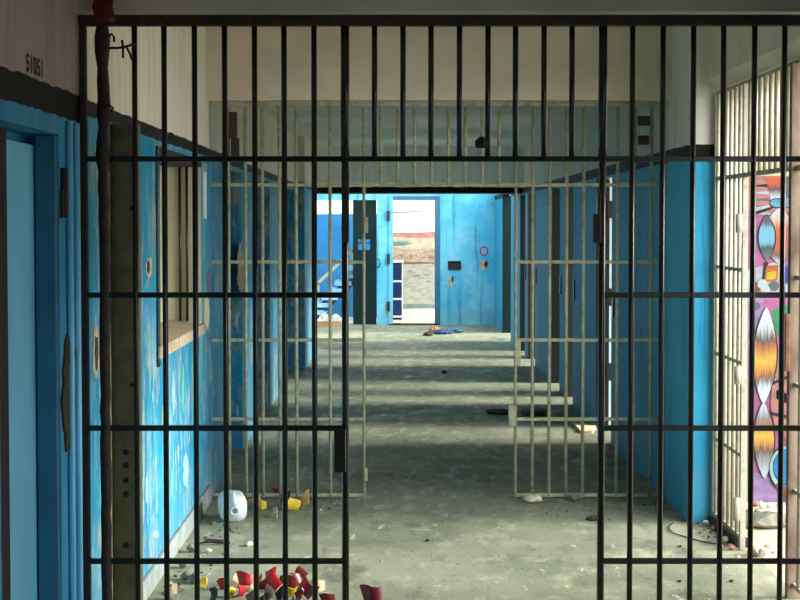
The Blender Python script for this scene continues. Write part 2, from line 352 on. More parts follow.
# far open steel door
d = thing('door_10', 'dark green steel door with small window beside the stair opening', 'door', (xs[353], DF, 0)); d['kind'] = 'structure'
w = MB(); wx0, wx1 = wy(358, 240).x, wy(370, 240).x; wz0, wz1 = wy(360, 250).z, wy(360, 239.5).z
y0, y1 = DF+.02, DF+.07
w.box(xs[353], wx0, y0, y1, .01, zt_d, 'door_green'); w.box(wx1, xs[377]-.01, y0, y1, .01, zt_d, 'door_green')
w.box(wx0, wx1, y0, y1, .01, wz0, 'door_green'); w.box(wx0, wx1, y0, y1, wz1, zt_d, 'door_green')
w.build('leaf', d)
MB().box(wx0, wx1, y0+.02, y0+.026, wz0, wz1, 'glass').build('pane', d)
MB().box(wx0-.01, wx1+.01, y0-.008, y0, wy(360, 243).z-.008, wy(360, 243).z+.008, 'door_green').build('glazing_bar', d)
hp = wy(379, 263); hz = hp.z
hb = MB().tube([(hp.x-.05, DF-.03, hz+.07), (hp.x, DF-.05, hz+.06), (hp.x+.02, DF-.05, hz), (hp.x, DF-.05, hz-.06), (hp.x-.05, DF-.03, hz-.07)], .009, 'iron')
hb.build('handle', d)
# frame of the far doorway
d = thing('door_11', 'empty far doorway with a pale blue frame', 'door', (xs[393], DF, 0)); d['kind'] = 'structure'
MB().box(xs[393]-.07, xs[393], DF-.03, DF+.2, 0, zt_d+.06, 'wall_far').build('jamb', d, .004)
MB().box(xs[435], xs[435]+.08, DF-.03, DF+.2, 0, zt_d+.06, 'door_dark').build('jamb', d, .004)
MB().box(xs[393], xs[435], DF-.03, DF+.2, zt_d, zt_d+.06, 'door_dark').build('head', d, .004)
for z in (1.75, 1.06, .3):
    MB().box(xs[393]-.1, xs[393]-.05, DF-.05, DF-.03, z-.08, z+.08, 'rust').build('hinge', d)
MB().box(xs[393]-.07, xs[435]+.08, DF-.06, DF+.2, 0, .02, 'iron').build('threshold', d)
# ------------------------------------------------------------------ barred screens
def bar_at(proto, parent, X, Y, z0):
    return copy_part(proto, parent, Vector((X, Y, z0))-parent.location)
def protobar(name, length, r, m, parent, X, Y, z0, n=12):
    mb = MB(); mb.tube([(0,0,0),(0,0,length)], r, m, n)
    o = mb.build(name); o.parent = parent; o.location = Vector((X,Y,z0))-parent.location; return o
# front screen
sc = thing('barred_screen', 'black iron barred screen across the front with a gateway gap', 'bars', (0, D1, 0))
lx = [134.5,164,194.5,224.5,254.5,284,314]; mx_ = [374.5,403,431,459.5,488,515.5,544,572]; rx = [632.5,663,693.5,723.5,754.5,784.5,815,845,875]
X1 = lambda px: on_y(px, 60, D1).x
zr = [on_y(393, y, D1).z for y in (159, 295, 428, 561)]
zr0, ztop = zr[0], 2.343
first = None
for px in lx+rx:
    if first is None: first = protobar('bar', ztop, .0100, 'iron', sc, X1(px), D1, 0)
    else: bar_at(first, sc, X1(px), D1, 0)
first = None
for px in mx_:
    if first is None: first = protobar('bar', ztop-zr0, .0100, 'iron', sc, X1(px), D1, zr0)
    else: bar_at(first, sc, X1(px), D1, zr0)
xa, xb = X1(345), X1(603)
for X in (xa, xb): 
    MB().tube([(X, D1, 0), (X, D1, ztop)], .0125, 'iron', 12).build('post', sc)
    # thicker sleeve in the top part
    MB().tube([(X, D1, zr0), (X, D1, ztop)], .0155, 'iron', 12).build('post_sleeve', sc)
xl_ = X1(83); xr_ = XG-.02
def rail(name, x0, x1, z, parent, Y, m, hh=.0098, dd=.008): return MB().box(x0, x1, Y-dd, Y+dd, z-hh, z+hh, m).build(name, parent, .002)
rail('top_rail', xl_-.012, xr_, 2.348, sc, D1, 'rust', .018, .02)
rail('rail', xl_, xr_, zr0, sc, D1, 'iron')
for z in zr[1:]:
    rail('rail', xl_, xa+.01, z, sc, D1, 'iron'); rail('rail', xb-.01, xr_, z, sc, D1, 'iron')
MB().box(xl_-.01, xl_+.011, D1-.012, D1+.02, 0, ztop, 'rust').build('side_frame', sc, .002)
# fat rusty second upright with weld lumps
X = X1(102.8); mb = MB(); random.seed(3)
pts, rr = [], []
for i in range(46):
    z = ztop*i/45; pts.append((X+random.uniform(-.003,.003), D1, z)); rr.append(.0185+random.uniform(-.001,.001)+(random.uniform(.003,.009) if i in (36,37,39,40,41,43,44) else 0))
mb.tube(pts, rr, 'rust', 10).build('rusty_upright', sc)
def hookwire(pp, name, m='iron', r=.0045): 
    mb = MB(); mb.tube(pp, r, m, 6); return mb.build(name, sc)
P1 = lambda px, py, dy=-.02: on_y(px, py, D1+dy)
hookwire([P1(109,36), P1(112,34), P1(114,37), P1(114,42)], 'wire')
hookwire([P1(109,48), P1(118,48), P1(124,47), P1(131,45), P1(137,44)], 'wire')
hookwire([P1(122,40), P1(123,48), P1(123,58)], 'wire')
hookwire([P1(126,46), P1(130,54), P1(132,60)], 'wire')
hookwire([P1(104,108), P1(109,104), P1(113,108), P1(111,112)], 'wire')
# lock sleeves on the gateway posts
def sleeve(px0, px1, py0, py1, name, m='iron'):
    a, b = on_y(px0, py0, D1-.02), on_y(px1, py1, D1-.02)
    return MB().box(a.x, b.x, D1-.03, D1+.012, b.z, a.z, m).build(name, sc, .003)
sleeve(341.5, 349, 169, 243, 'hinge_sleeve', 'rust'); sleeve(334, 346, 429, 472, 'lock_plate')
sleeve(594, 601, 214, 243, 'lock_plate', 'rust'); sleeve(597.5, 600.5, 193, 215, 'hinge_sleeve')
# ------------- second screen
s2 = thing('barred_screen', 'tan painted second barred screen further down under the beige beam', 'bars', (0, D2, 0))
X2 = lambda px: on_y(px, 340, D2).x
zz = [on_y(393, y, D2).z for y in (185, 262, 340, 419)]
xlw = XL+.012; xrw = XR-.012
la, lb = X2(364), X2(515.5)
stp = 16.9/ (F/D2)
k = 0; first = None; Xs = []
X = la-stp
while X > xlw+.03: Xs.append(X); X -= stp
X = lb+stp
while X < xrw-.03: Xs.append(X); X += stp
for X in Xs:
    if first is None: first = protobar('bar', 2.335, .0105, 'tan_iron', s2, X, D2, .01, 10)
    else: bar_at(first, s2, X, D2, .01)
n = 8; first = None
for i in range(1, n+1):
    X = la+(lb-la)*i/(n+1)
    if first is None: first = protobar('bar', 2.345-zz[0], .0105, 'tan_iron', s2, X, D2, zz[0], 10)
    else: bar_at(first, s2, X, D2, zz[0])
for X in (la, lb): MB().tube([(X, D2, 0), (X, D2, 2.345)], .0095, 'tan_iron', 10).build('post', s2)
rail('rail', xlw, xrw, zz[0], s2, D2, 'tan_iron', .010)
for z in zz[1:]+[.025]:
    rail('rail', xlw, la+.008, z, s2, D2, 'tan_iron', .010); rail('rail', lb-.008, xrw, z, s2, D2, 'tan_iron', .010)
rail('top_rail', xlw, xrw, 2.345, s2, D2, 'tan_iron', .014, .012)
def sleeve2(px0, px1, py0, py1, name, m='tan_iron'):
    a, b = on_y(px0, py0, D2-.02), on_y(px1, py1, D2-.02)
    return MB().box(a.x, b.x, D2-.03, D2+.012, b.z, a.z, m).build(name, s2, .003)
sleeve2(364, 368, 217, 233, 'hinge_sleeve'); sleeve2(364, 367, 344, 358, 'hinge_sleeve'); sleeve2(364, 367.5, 468, 481, 'hinge_sleeve')
sleeve2(514.5, 520.5, 341, 366, 'hinge_sleeve'); sleeve2(508.5, 515, 405, 426, 'lock_plate')
# rusted bracket plates on the upper corners of the second screen
for a in ((229,237,112,138,'latch_plate'), (231,239,138,158,'latch_plate'), (638.5,650,116,125.5,'latch_plate'), (638.5,649,135.5,144.5,'latch_plate')): sleeve2(*a, 'rust')
# ------------- side grille
sg = thing('barred_grille', 'pale barred grille with an open gateway onto the sunny yard', 'bars', (XG, DE, 0))
y_hinge = on_x(744, 300, XG).y; y_post = on_x(795.5, 300, XG).y
zg = [2.345, H+.142*H-.0, H-.146*H, H-.43*H, H-.712*H, .06]
ys = []; y = DE-.06
while y > y_hinge+.04: ys.append(y); y -= .103
first = None
for y in ys:
    if first is None: first = protobar('bar', 2.28, .0115, 'pale_iron', sg, XG, y, .06, 10)
    else: bar_at(first, sg, XG, y, .06)
first = None; y = y_hinge-.1
while y > y_post+.05:
    if first is None: first = protobar('bar', 2.34-zg[1], .0115, 'pale_iron', sg, XG, y, zg[1], 10)
    else: bar_at(first, sg, XG, y, zg[1])
    y -= .103
first = None; y = y_post-.1
while y > D1+.15:
    if first is None: first = protobar('bar', 2.28, .0115, 'pale_iron', sg, XG, y, .06, 10)
    else: bar_at(first, sg, XG, y, .06)
    y -= .103
MB().box(XG-.014, XG+.014, y_hinge-.014, y_hinge+.014, 0, 2.345, 'pale_iron').build('post', sg, .003)
MB().box(XG-.03, XG+.03, y_post-.02, y_post+.02, 0, 2.345, 'post_rust').build('post', sg, .003)
MB().box(XG-.012, XG+.012, DE-.03, DE-.002, 0, 2.345, 'pale_iron').build('post', sg, .003)
def yrail(ya, yb, z, hh=.009): return MB().box(XG-.007, XG+.007, ya, yb, z-hh, z+hh, 'tan_iron').build('rail', sg)
yrail(D1+.12, DE-.002, zg[0]); yrail(D1+.12, DE-.002, zg[1], .011)
for z in zg[2:]: yrail(y_hinge, DE-.002, z); yrail(D1+.12, y_post, z)
for (pa, pb) in ((214, 233), (366, 384), (497, 520)):
    za, zb_ = on_y(742, pa, y_hinge).z, on_y(742, pb, y_hinge).z
    MB().tube([(XG-.03, y_hinge-.01, zb_), (XG-.03, y_hinge-.01, za)], .017, 'pale_iron', 12).build('hinge_sleeve', sg)
MB().box(XG-.045, XG-.03, y_post-.02, y_post+.14, .86, .9, 'rust').build('bolt', sg, .003)
MB().box(XG-.05, XG-.03, y_post-.03, y_post+.03, 1.0, 1.25, 'brick').build('lock_plate', sg, .003)
struct(MB().box(XG-.03, XG+.05, y_hinge+.05, DE, 0, .045, 'brown').build('trim_1', bevel=.006), 'dark raised kerb under the side grille', 'kerb')  # kerb coloured dark to take in the bottom rail's shadow
# ------------- olive upright behind the front bars
p0, p1 = on_y(110.5, 124, D1+.1), on_y(138.5, 124, D1+.1)
d = thing('steel_upright', 'tall olive steel jamb plate standing behind the front bars', 'post', (p0.x, D1+.1, 0))
MB().box(p0.x, p1.x, D1+.09, D1+.14, 0, p0.z, 'olive').build('plate', d, .003)
MB().box(p0.x-.007, p0.x, D1+.045, D1+.14, 0, p0.z, 'tan_iron').build('flange', d)  # pale paint here stands in for the lit edge beside the plate
MB().box(p1.x-.012, p1.x-.004, D1+.082, D1+.09, 0, p0.z, 'olive').build('flange', d)
for py in (208, 385, 452, 465, 480, 494, 545):
    q = on_y(126 if py > 440 else 132, py, D1+.09); r_ = .008 if py < 440 else .011
    MB().tube([(q.x, D1+.085, q.z), (q.x, D1+.092, q.z)], r_, 'ink', 10).build('bolt_hole', d)
# ------------------------------------------------------------------ wear patches on walls
def blob(fn, cx, cy, rx, ry, n=22, jit=.25, seed=1):
    rnd = random.Random(seed); return [fn(cx+rx*math.cos(2*math.pi*k/n)*(1+rnd.uniform(-jit,jit)), cy+ry*math.sin(2*math.pi*k/n)*(1+rnd.uniform(-jit,jit))) for k in range(n)]
M['m_dripgreen'] = mat('green_drip', srgb(60,176,130), srgb(110,190,150), 20); M['m_dripyel'] = mat('yellow_drip', srgb(176,180,70), None, 20)
def patch(wall, fn, nrm, args, m, th, name, seed): MB().slab(blob(fn, *args, seed=seed), nrm, th, m).build(name, wall)
fl = lambda px, py: on_x(px, py, XL)
patch(wall_left, fl, (1,0,0), (95.5, 352, 3.2, 26), 'plaster', .002, 'peeled_patch', 11)
patch(wall_left, fl, (1,0,0), (95.8, 352, 1.6, 17), 'rot', .004, 'bare_hole', 12)
patch(wall_left, fl, (1,0,0), (149, 268, 3, 11), 'plaster', .002, 'peeled_patch', 13)
patch(wall_left, fl, (1,0,0), (147.8, 267, 1.3, 6), 'brown', .004, 'bare_hole', 14)
patch(wall_left, fl, (1,0,0), (206.5, 312, 2.2, 17), 'cream', .002, 'peeled_patch', 15)
patch(wall_left, fl, (1,0,0), (208.5, 285, 1.8, 14), 'dark_red', .002, 'paint_mark', 16)
patch(wall_left, fl, (1,0,0), (173.5, 396, 1.6, 21), 'drip', .001, 'paint_drip', 17)
patch(wall_left, fl, (1,0,0), (156, 534, 3, 3.5), 'drip', .001, 'paint_drip', 18)
patch(wall_left, fl, (1,0,0), (146.5, 488, 1.2, 15), 'drip', .001, 'paint_drip', 25)
patch(wall_left, fl, (1,0,0), (183, 388, 1.0, 26), 'm_dripgreen', .001, 'paint_drip', 28)
patch(wall_left, fl, (1,0,0), (163, 420, .8, 14), 'm_dripyel', .001, 'paint_drip', 29)
patch(wall_left, fl, (1,0,0), (186, 470, 3, 16), 'drip', .001, 'paint_drip', 30)
patch(wall_near, fl, (1,0,0), (67, 400, 6, 55), 'rot', .008, 'rotten_patch', 19)
patch(wall_near, fl, (1,0,0), (69, 352, 4, 18), 'brown', .01, 'rotten_patch', 20)
patch(wall_left, lambda a, b: on_x(a, b, XL), (1,0,0), (240.5, 270, 3.2, 26), 'plaster', .002, 'peeled_patch', 21)
ff = lambda px, py: on_y(px, py, DF)
patch(wall_far, ff, (0,-1,0), (484, 265, 4.2, 4.8), 'plaster', .004, 'peeled_patch', 22)
patch(wall_far, ff, (0,-1,0), (486, 264, 2.0, 3.2), 'rot', .007, 'bare_hole', 26)
patch(wall_far, ff, (0,-1,0), (451, 282, 2.0, 6), 'plaster', .004, 'peeled_patch', 23)
patch(wall_far, ff, (0,-1,0), (452.5, 279, 1.0, 3.5), 'rot', .007, 'bare_hole', 27)
# red ring painted on the far wall
c = on_y(484, 251, DF); mb = MB(); R0, R1 = 4.4/(F/DF), 3.2/(F/DF); nn = 28; vs = []
for yy in (DF-.001, DF-.005):
    for R in (R0, R1): vs += [(c.x+R*math.cos(2*math.pi*k/nn), yy, c.z+1.1*R*math.sin(2*math.pi*k/nn)) for k in range(nn)]
fs = []
for k in range(nn):
    q = (k+1) % nn; fs += [(2*nn+k, 2*nn+q, 3*nn+q, 3*nn+k), (k, q, 2*nn+q, 2*nn+k), (nn+k, nn+q, 3*nn+q, 3*nn+k), (k, q, nn+q, nn+k)]
mb.add(vs, fs, 'red'); mb.build('painted_ring', wall_far)
# black recessed outlet box
a, b = on_y(448, 261, DF), on_y(461, 269.5, DF)
d = thing('outlet_box', 'open black electrical box on the bright blue end wall', 'box', (a.x, DF, b.z))
MB().box(a.x, b.x, DF-.012, DF-.001, b.z, a.z, 'ink').build('back_plate', d)
w = MB(); e = .015
for q in ((a.x, b.x, b.z, b.z+e), (a.x, b.x, a.z-e, a.z), (a.x, a.x+e, b.z, a.z), (b.x-e, b.x, b.z, a.z)): w.box(q[0], q[1], DF-.03, DF-.012, q[2], q[3], 'iron')
w.build('rim', d)
# stencilled number on the near upper wall
fc = bpy.data.curves.new('stencil', 'FONT'); fc.body = '51051'; fc.size = 1; fc.offset = .022
tmp = bpy.data.objects.new('stencil_tmp', fc); COL.objects.link(tmp)
dg = bpy.context.evaluated_depsgraph_get(); dg.update(); me = bpy.data.meshes.new_from_object(tmp.evaluated_get(dg)); bpy.data.objects.remove(tmp)
xsv = [v.co.x for v in me.vertices]; ysv = [v.co.y for v in me.vertices]; x0, x1, y0, y1 = min(xsv), max(xsv), min(ysv), max(ysv)
pa, pb = on_x(25.5, 65, XL), on_x(42, 65, XL); zlo, zhi = on_x(33, 74.5, XL).z, on_x(33, 56, XL).z
for v in me.vertices:
    u, t = (v.co.x-x0)/(x1-x0), (v.co.y-y0)/(y1-y0)
    v.co = (XL+.002, pa.y+(pb.y-pa.y)*u, zlo+(zhi-zlo)*t)
me.materials.append(M['ink']); o = bpy.data.objects.new('stencilled_number', me); COL.objects.link(o); o.parent = wall_near
# ------------------------------------------------------------------ mural on the yard wall
def flat(name, r, g, b): 
    if name not in M: q_ = .66 if name[0] == 'l' else .62; r, g, b = r*q_, g*q_, b*q_; M[name] = mat(name, srgb(r,g,b), srgb(int(r*.86), int(g*.86), int(b*.86)), 9, .7, .42, .62, .3, (1,1,2.2))
    return name
for nm, c in dict(m_pink=(226,120,176), m_lilac=(206,160,214), m_rose=(232,150,150), m_flame=(236,120,30), m_yel=(252,206,40), m_brown=(150,84,36), m_gray=(120,120,124),
                  m_pale=(232,232,240), m_ora=(226,92,44), m_lblue=(120,196,228), m_blue=(30,150,220), m_dblue=(28,70,190), m_green=(60,170,100), m_ink=(24,22,30), m_skin=(214,140,126), m_mint=(190,232,214)).items(): flat(nm, *c)
mu = MB(); layer = [0]
def mp(px, py): return on_y(px, py, DM-.004)
def paint(pts, m):
    layer[0] += 1; th = .001+.00025*layer[0]
    mu.slab([mp(*p) for p in pts], (0,-1,0), th, m)
def ell(cx, cy, rx, ry, m, n=26, a0=0, a1=2*math.pi):
    paint([(cx+rx*math.cos(a0+(a1-a0)*k/n), cy+ry*math.sin(a0+(a1-a0)*k/n)) for k in range(n)], m)
def brush(name, z0, z1, stops):
    """brush-stroked paint: colours change along the height with ragged vertical strokes"""
    k = NT(name); k.b.inputs['Roughness'].default_value = .7
    g = k.new('ShaderNodeNewGeometry'); sx = k.new('ShaderNodeSeparateXYZ'); k.link(g.outputs['Position'], sx.inputs[0])
    n = k.noise(k.pos((70, 1, 5)), 1, 4, .6)
    t = k.math('DIVIDE', k.math('SUBTRACT', sx.outputs['Z'], z0), z1-z0)
    t = k.math('ADD', t, k.math('MULTIPLY', k.math('SUBTRACT', n, .5), .34))
    r = k.new('ShaderNodeValToRGB'); el = r.color_ramp.elements
    for i, (p_, c_) in enumerate(stops):
        e = el[i] if i < 2 else el.new(p_)
        e.position = p_; e.color = srgb(*[v*.64 for v in c_])
    k.link(t, r.inputs['Fac'])
    k.link(k.mix(k.ramp(n, .6, .72, (0,0,0,1), (.55,)*3+(1,)), r.outputs['Color'], srgb(40,34,36)), k.b.inputs['Base Color']); M[name] = k.m; return name
def leaf(cx, y0, y1, rw, stops, skew=0, out=1.4, pw=.75):
    """pointed oval with brush-stroked colour down its length and a dark outline"""
    def half(t, e): return (rw+e)*math.sin(math.pi*min(max(t,0),1))**pw
    N = 28; L = y1-y0; ts = [.004]+[i/N for i in range(1, N)]+[.996]
    def edge(e): return [(cx+skew*(t-.5)+half(t,e), y0+L*t) for t in ts]+[(cx+skew*(t-.5)-half(t,e), y0+L*t) for t in ts[::-1]]
    paint(edge(out), 'm_ink'); paint(edge(0), brush(f'brush_{cx}_{y0}', mp(cx, y0).z, mp(cx, y1).z, stops))
paint([(748,176),(870,176),(870,502),(748,502)], 'm_pink')
paint([(748,270),(775,262),(800,272),(870,270),(870,300),(748,296)], 'm_pale')
paint([(748,470),(770,478),(800,500),(870,500),(870,502),(748,502)], 'm_lilac')
paint([(748,296),(764,300),(760,330),(750,345),(748,345)], 'm_lilac')
paint([(772,310),(800,300),(870,300),(870,352),(790,350),(774,330)], 'm_green')
for k in range(6): ell(778+random.uniform(0,20), 315+random.uniform(0,30), 3.5, 5, 'm_mint', 10)
paint([(748,176),(870,176),(870,206),(800,212),(770,214),(748,216)], 'm_rose')
for k in range(5): paint([(748,186+k*7),(766,184+k*7),(775,190+k*6),(766,187+k*7)], ['m_ink','m_pale','m_gray','m_ink','m_pale'][k])
paint([(765,176),(800,176),(790,186),(786,205),(772,206),(768,190)], brush('brush_flower', mp(770,176).z, mp(770,206).z, [(0,(240,110,50)),(.3,(220,84,40)),(.45,(90,60,60)),(.7,(226,228,236)),(1,(240,240,246))]))
paint([(784,178),(792,176),(792,190),(786,205),(783,198)], 'm_gray')
ell(777, 203, 8, 5, 'm_ink'); ell(777, 203, 7, 4, 'm_lblue'); ell(788, 202, 6, 6, 'm_ink'); ell(788, 202, 5, 5, 'm_lblue')
paint([(750,208),(768,205),(772,209),(750,216)], 'm_pale'); paint([(750,213),(770,207),(772,209),(752,216)], 'm_ink')
leaf(779, 208, 264, 17, [(0,(236,238,244)),(.2,(230,200,180)),(.35,(226,96,48)),(.75,(214,84,40)),(.88,(120,90,90)),(1,(226,228,236))], 0)
leaf(766.5, 214, 261, 8, [(0,(70,70,76)),(.2,(90,96,104)),(.32,(130,200,230)),(.62,(120,190,220)),(.72,(60,64,70)),(1,(120,120,126))])
paint([(790,225),(793,224),(792,245),(790,240)], 'm_pale')
paint([(764,262),(768,262),(764,282),(762,282)], 'm_ink'); paint([(766,266),(778,265),(777,280),(764,282)], 'm_flame'); paint([(767,272),(776,271),(775,279),(766,280)], 'm_yel')
paint([(783,266),(800,262),(800,286),(785,283)], 'm_dblue')
for k, (x, y) in enumerate(((756,287),(765,290),(774,286),(762,284))): ell(x, y, 5, 5, ['m_brown','m_pale','m_gray','m_pale'][k], 12)
ell(755, 306, 5, 4, 'm_gray', 12)
paint([(776,352),(790,348),(870,346),(870,440),(786,440),(774,425),(770,405),(772,380)], 'm_skin')
for a in ((766,386,784,378,1.6), (784,378,800,372,1.6), (790,385,796,400,1.5), (783,388,786,402,1.3), (766,412,800,420,1.6)):
    x0_, y0_, x1_, y1_, t_ = a; paint([(x0_,y0_-t_),(x1_,y1_-t_),(x1_,y1_+t_),(x0_,y0_+t_)], 'm_ink')
leaf(764.5, 307, 404, 11.5, [(0,(240,240,246)),(.2,(226,226,232)),(.33,(96,70,60)),(.42,(210,110,36)),(.55,(250,196,50)),(.66,(236,140,40)),(.74,(120,84,64)),(.84,(226,228,236)),(1,(240,240,246))], -3)
leaf(763.5, 402, 478, 10, [(0,(240,240,246)),(.2,(150,140,140)),(.32,(190,100,36)),(.44,(246,196,56)),(.54,(236,150,40)),(.64,(110,76,56)),(.8,(170,170,176)),(1,(230,230,236))], 1)
ell(790, 469, 22, 25, 'm_ink'); ell(790, 468, 21, 23.4, 'm_mint'); ell(790, 467, 18, 19.5, 'm_dblue'); ell(790, 466.5, 17, 18.4, 'm_blue'); ell(793, 465, 6, 8.5, 'm_dblue'); ell(793, 465, 5, 7.2, 'm_blue')
paint([(774,485),(778,482),(800,497),(800,501),(786,500)], 'm_brown')
tag(mu.build('mural'), 'graffiti mural of flame-shaped ovals and a blue eye on the yard wall', 'mural')
# landscape mural behind the far doorway
mu = MB(); layer[0] = 0; DY = 28.2
def mp(px, py): return on_y(px, py, DY-.004)
def strip(y0, y1, m, a0=1.5, a1=1.5, s=1):
    xs_ = [384+ i*3 for i in range(22)]; up = [(x, y0+a0*math.sin(x*.13*s+s)) for x in xs_]; dn = [(x, y1+a1*math.sin(x*.11+s*2)) for x in xs_][::-1]; paint(up+dn, m)
flat('l_coral', 250, 172, 158); flat('l_cream', 255, 240, 206); flat('l_sand', 236, 206, 176); flat('l_grey', 224,220,206); flat('l_green', 226,228,210); flat('l_brown', 150,112,98); flat('l_teal', 120,190,200); flat('l_dkgreen', 160,184,172); flat('l_smudge', 186,180,176)
strip(211.5, 212.5, 'm_gray', .2, .2); strip(232, 241, 'l_coral', .8, .6, .5); strip(237.5, 263, 'l_cream', .6, 0, .7); strip(249, 263, 'l_sand', .8, 0, 1.3)
for k in range(26):
    x_, y_ = random.uniform(392,438), 255+abs(random.gauss(0,3)); ell(x_, min(y_, 261), random.uniform(.6,2), random.uniform(.3,.9), ['l_brown','l_sand','l_coral'][k % 3], 8); paint([(384,241.5),(408,242),(411,243.5),(404,245),(384,245)], 'l_teal')
strip(262.5, 264, 'l_brown', .3, .3); strip(264, 283, 'l_grey', .3, 1, 1.3); strip(281, 306, 'l_green', .8, .5, .7)
for k in range(14): ell(random.uniform(394,436), random.uniform(270,284), random.uniform(2,6), random.uniform(.5,1.3), ['l_smudge','l_grey'][k % 2], 10)
strip(304, 308.5, 'l_dkgreen', .4, .4)
tag(mu.build('mural'), 'faded landscape mural with coral hills seen through the far doorway', 'mural')
# ------------------------------------------------------------------ far things
# navy storage unit
a, b = on_y(386, 261, 25.6), on_y(403, 261, 25.6); zc = a.z
d = thing('storage_cabinet', 'navy cabinet with white edges standing behind the far doorway', 'cabinet', (a.x, 25.6, 0))
MB().box(a.x, b.x-.02, 25.62, 26.0, .0, zc-.03, 'navy').build('body', d, .006)
MB().box(b.x-.02, b.x, 25.6, 26.0, 0, zc-.03, 'white').build('side_panel', d)
for i in range(3): 
    z0 = .06+i*(zc-.1)/3; dw = MB().box(a.x+.01, b.x-.03, 25.595, 25.62, z0+.02, z0+(zc-.1)/3-.03, 'navy').build('drawer', d, .004); MB().box(a.x, b.x-.02, 25.59, 25.63, z0-.02, z0+.012, 'white').build('edge_strip', dw)
MB().box(a.x-.01, b.x+.01, 25.58, 26.02, zc-.03, zc, 'white').build('top', d, .004)
# staircase beyond the left opening
DS = 24.7
sp = lambda px, py: on_y(px, py, DS)
d = thing('staircase', 'steep open blue staircase with tan handrail behind the stair opening', 'stairs', (sp(317, 310).x, DS, 0))
A, Bp = sp(313, 316), sp(366, 258)
nst = 8
for i in range(nst):
    t = (i+.5)/nst; q = A.lerp(Bp, t); MB().box(q.x-.13, q.x+.14, DS-.06, DS+.75, q.z-.035, q.z+.035, 'tread_light').build('tread', d, .004)
for yy in (DS-.03, DS+.75):
    MB().slab([(A.x-.08, yy, A.z-.2), (Bp.x+.06, yy, Bp.z-.2), (Bp.x+.06, yy, Bp.z+.02), (A.x-.08, yy, A.z+.02)], (0,1,0), .03, 'navy').build('stringer', d)
r0, r1 = sp(312, 287), sp(366, 235)
MB().slab([r0, r1, r1-Vector((0,0,.07)), r0-Vector((0,0,.07))], (0,1,0), .05, 'tan_iron').build('handrail', d)
for t in (.12, .75):
    q = r0.lerp(r1, t); q2 = A.lerp(Bp, t); MB().box(q.x-.015, q.x+.015, DS, DS+.03, q2.z, q.z-.03, 'tan_iron').build('baluster', d)
# ------------------------------------------------------------------ rubble, litter
def chunk(name, seed, sx, sy, sz, m):
    rnd = random.Random(seed); bm = bmesh.new(); bmesh.ops.create_icosphere(bm, subdivisions=2, radius=.5)
    ph = [Vector((rnd.gauss(0,1),rnd.gauss(0,1),rnd.gauss(0,1))).normalized() for _ in range(9)]; cut = [rnd.uniform(.26,.42) for _ in ph]
    for v in bm.verts:
        for p_, c_ in zip(ph, cut):
            e_ = v.co.dot(p_)-c_
            if e_ > 0: v.co -= p_*e_
        v.co = Vector((v.co.x*sx, v.co.y*sy, v.co.z*sz))
    me = bpy.data.meshes.new(name); bm.to_mesh(me); bm.free(); me.materials.append(M[m]); o = bpy.data.objects.new(name, me); COL.objects.link(o); return o
def crumple(name, seed, sx, sy, sz, m, amp=.35):
    rnd = random.Random(seed); bm = bmesh.new(); bmesh.ops.create_icosphere(bm, subdivisions=3, radius=.5)
    ks = [(Vector((rnd.gauss(0,1),rnd.gauss(0,1),rnd.gauss(0,1)))*6, rnd.uniform(0,6)) for _ in range(7)]
    for v in bm.verts:
        f_ = 1+amp*sum(abs(math.sin(v.co.dot(kv)+ph)) for kv, ph in ks)/7-amp/2
        v.co = Vector((v.co.x*sx*f_, v.co.y*sy*f_, v.co.z*sz*f_)); 
    lo = min(v.co.z for v in bm.verts)
    for v in bm.verts: v.co.z = max(v.co.z, lo*.55)
    me = bpy.data.meshes.new(name); bm.to_mesh(me); bm.free(); me.materials.append(M[m]); o = bpy.data.objects.new(name, me); COL.objects.link(o); return o
KEEP = [(on_floor(230,515).xy, .24)]+[(on_floor(x_, 546).xy, .07) for x_ in range(192, 236, 4)]
def put(o, px, py, rz=0): p = on_floor(px, py); KEEP.append((p.xy, max(o.dimensions.x, o.dimensions.y)*.6+.02)); return settle(o, p.x, p.y, 0, (0,0,rz))
# rubble heap at the foot of the mural
rnd = random.Random(5)
for k, (px, py, s_) in enumerate(((752,522,16),(758,519,15),(766,520,17),(774,520,14),(762,513,14),(755,511,13),(770,512,12),(783,519,15),(790,516,14),(748,517,12),(779,511,11),(797,519,14),(760,509,10),(787,508,9))):
    wd = s_/175*.62; o = chunk('rubble_stone', 40+k, wd, wd*.8, wd*.8, 'stone' if k % 4 != 1 else 'brick'); p = on_floor(px, 501+(py-506)*1.15)
    settle(o, p.x, min(p.y, DM-.08), 0, (0, 0, rnd.uniform(0, 3)))
    tag(o, 'broken brick lump in the rubble at the foot of the mural' if k % 4 == 1 else 'pale stone in the rubble at the foot of the mural', 'stone', 'brick rubble below the mural' if k % 4 == 1 else 'stones below the mural')
o = chunk('rubble_slab', 77, .34, .16, .1, 'grey_stone'); put(o, 768, 528); tag(o, 'long grey slab lying in front of the mural rubble', 'stone')
for k, (px, py) in enumerate(((756,556),(764,560),(771,553))):
    o = chunk('rubble_stone', 90+k, .09, .08, .06, 'stone'); put(o, px, py, k); tag(o, 'pale stone on the yard ground in front of the rubble', 'stone', 'stones near the gateway')
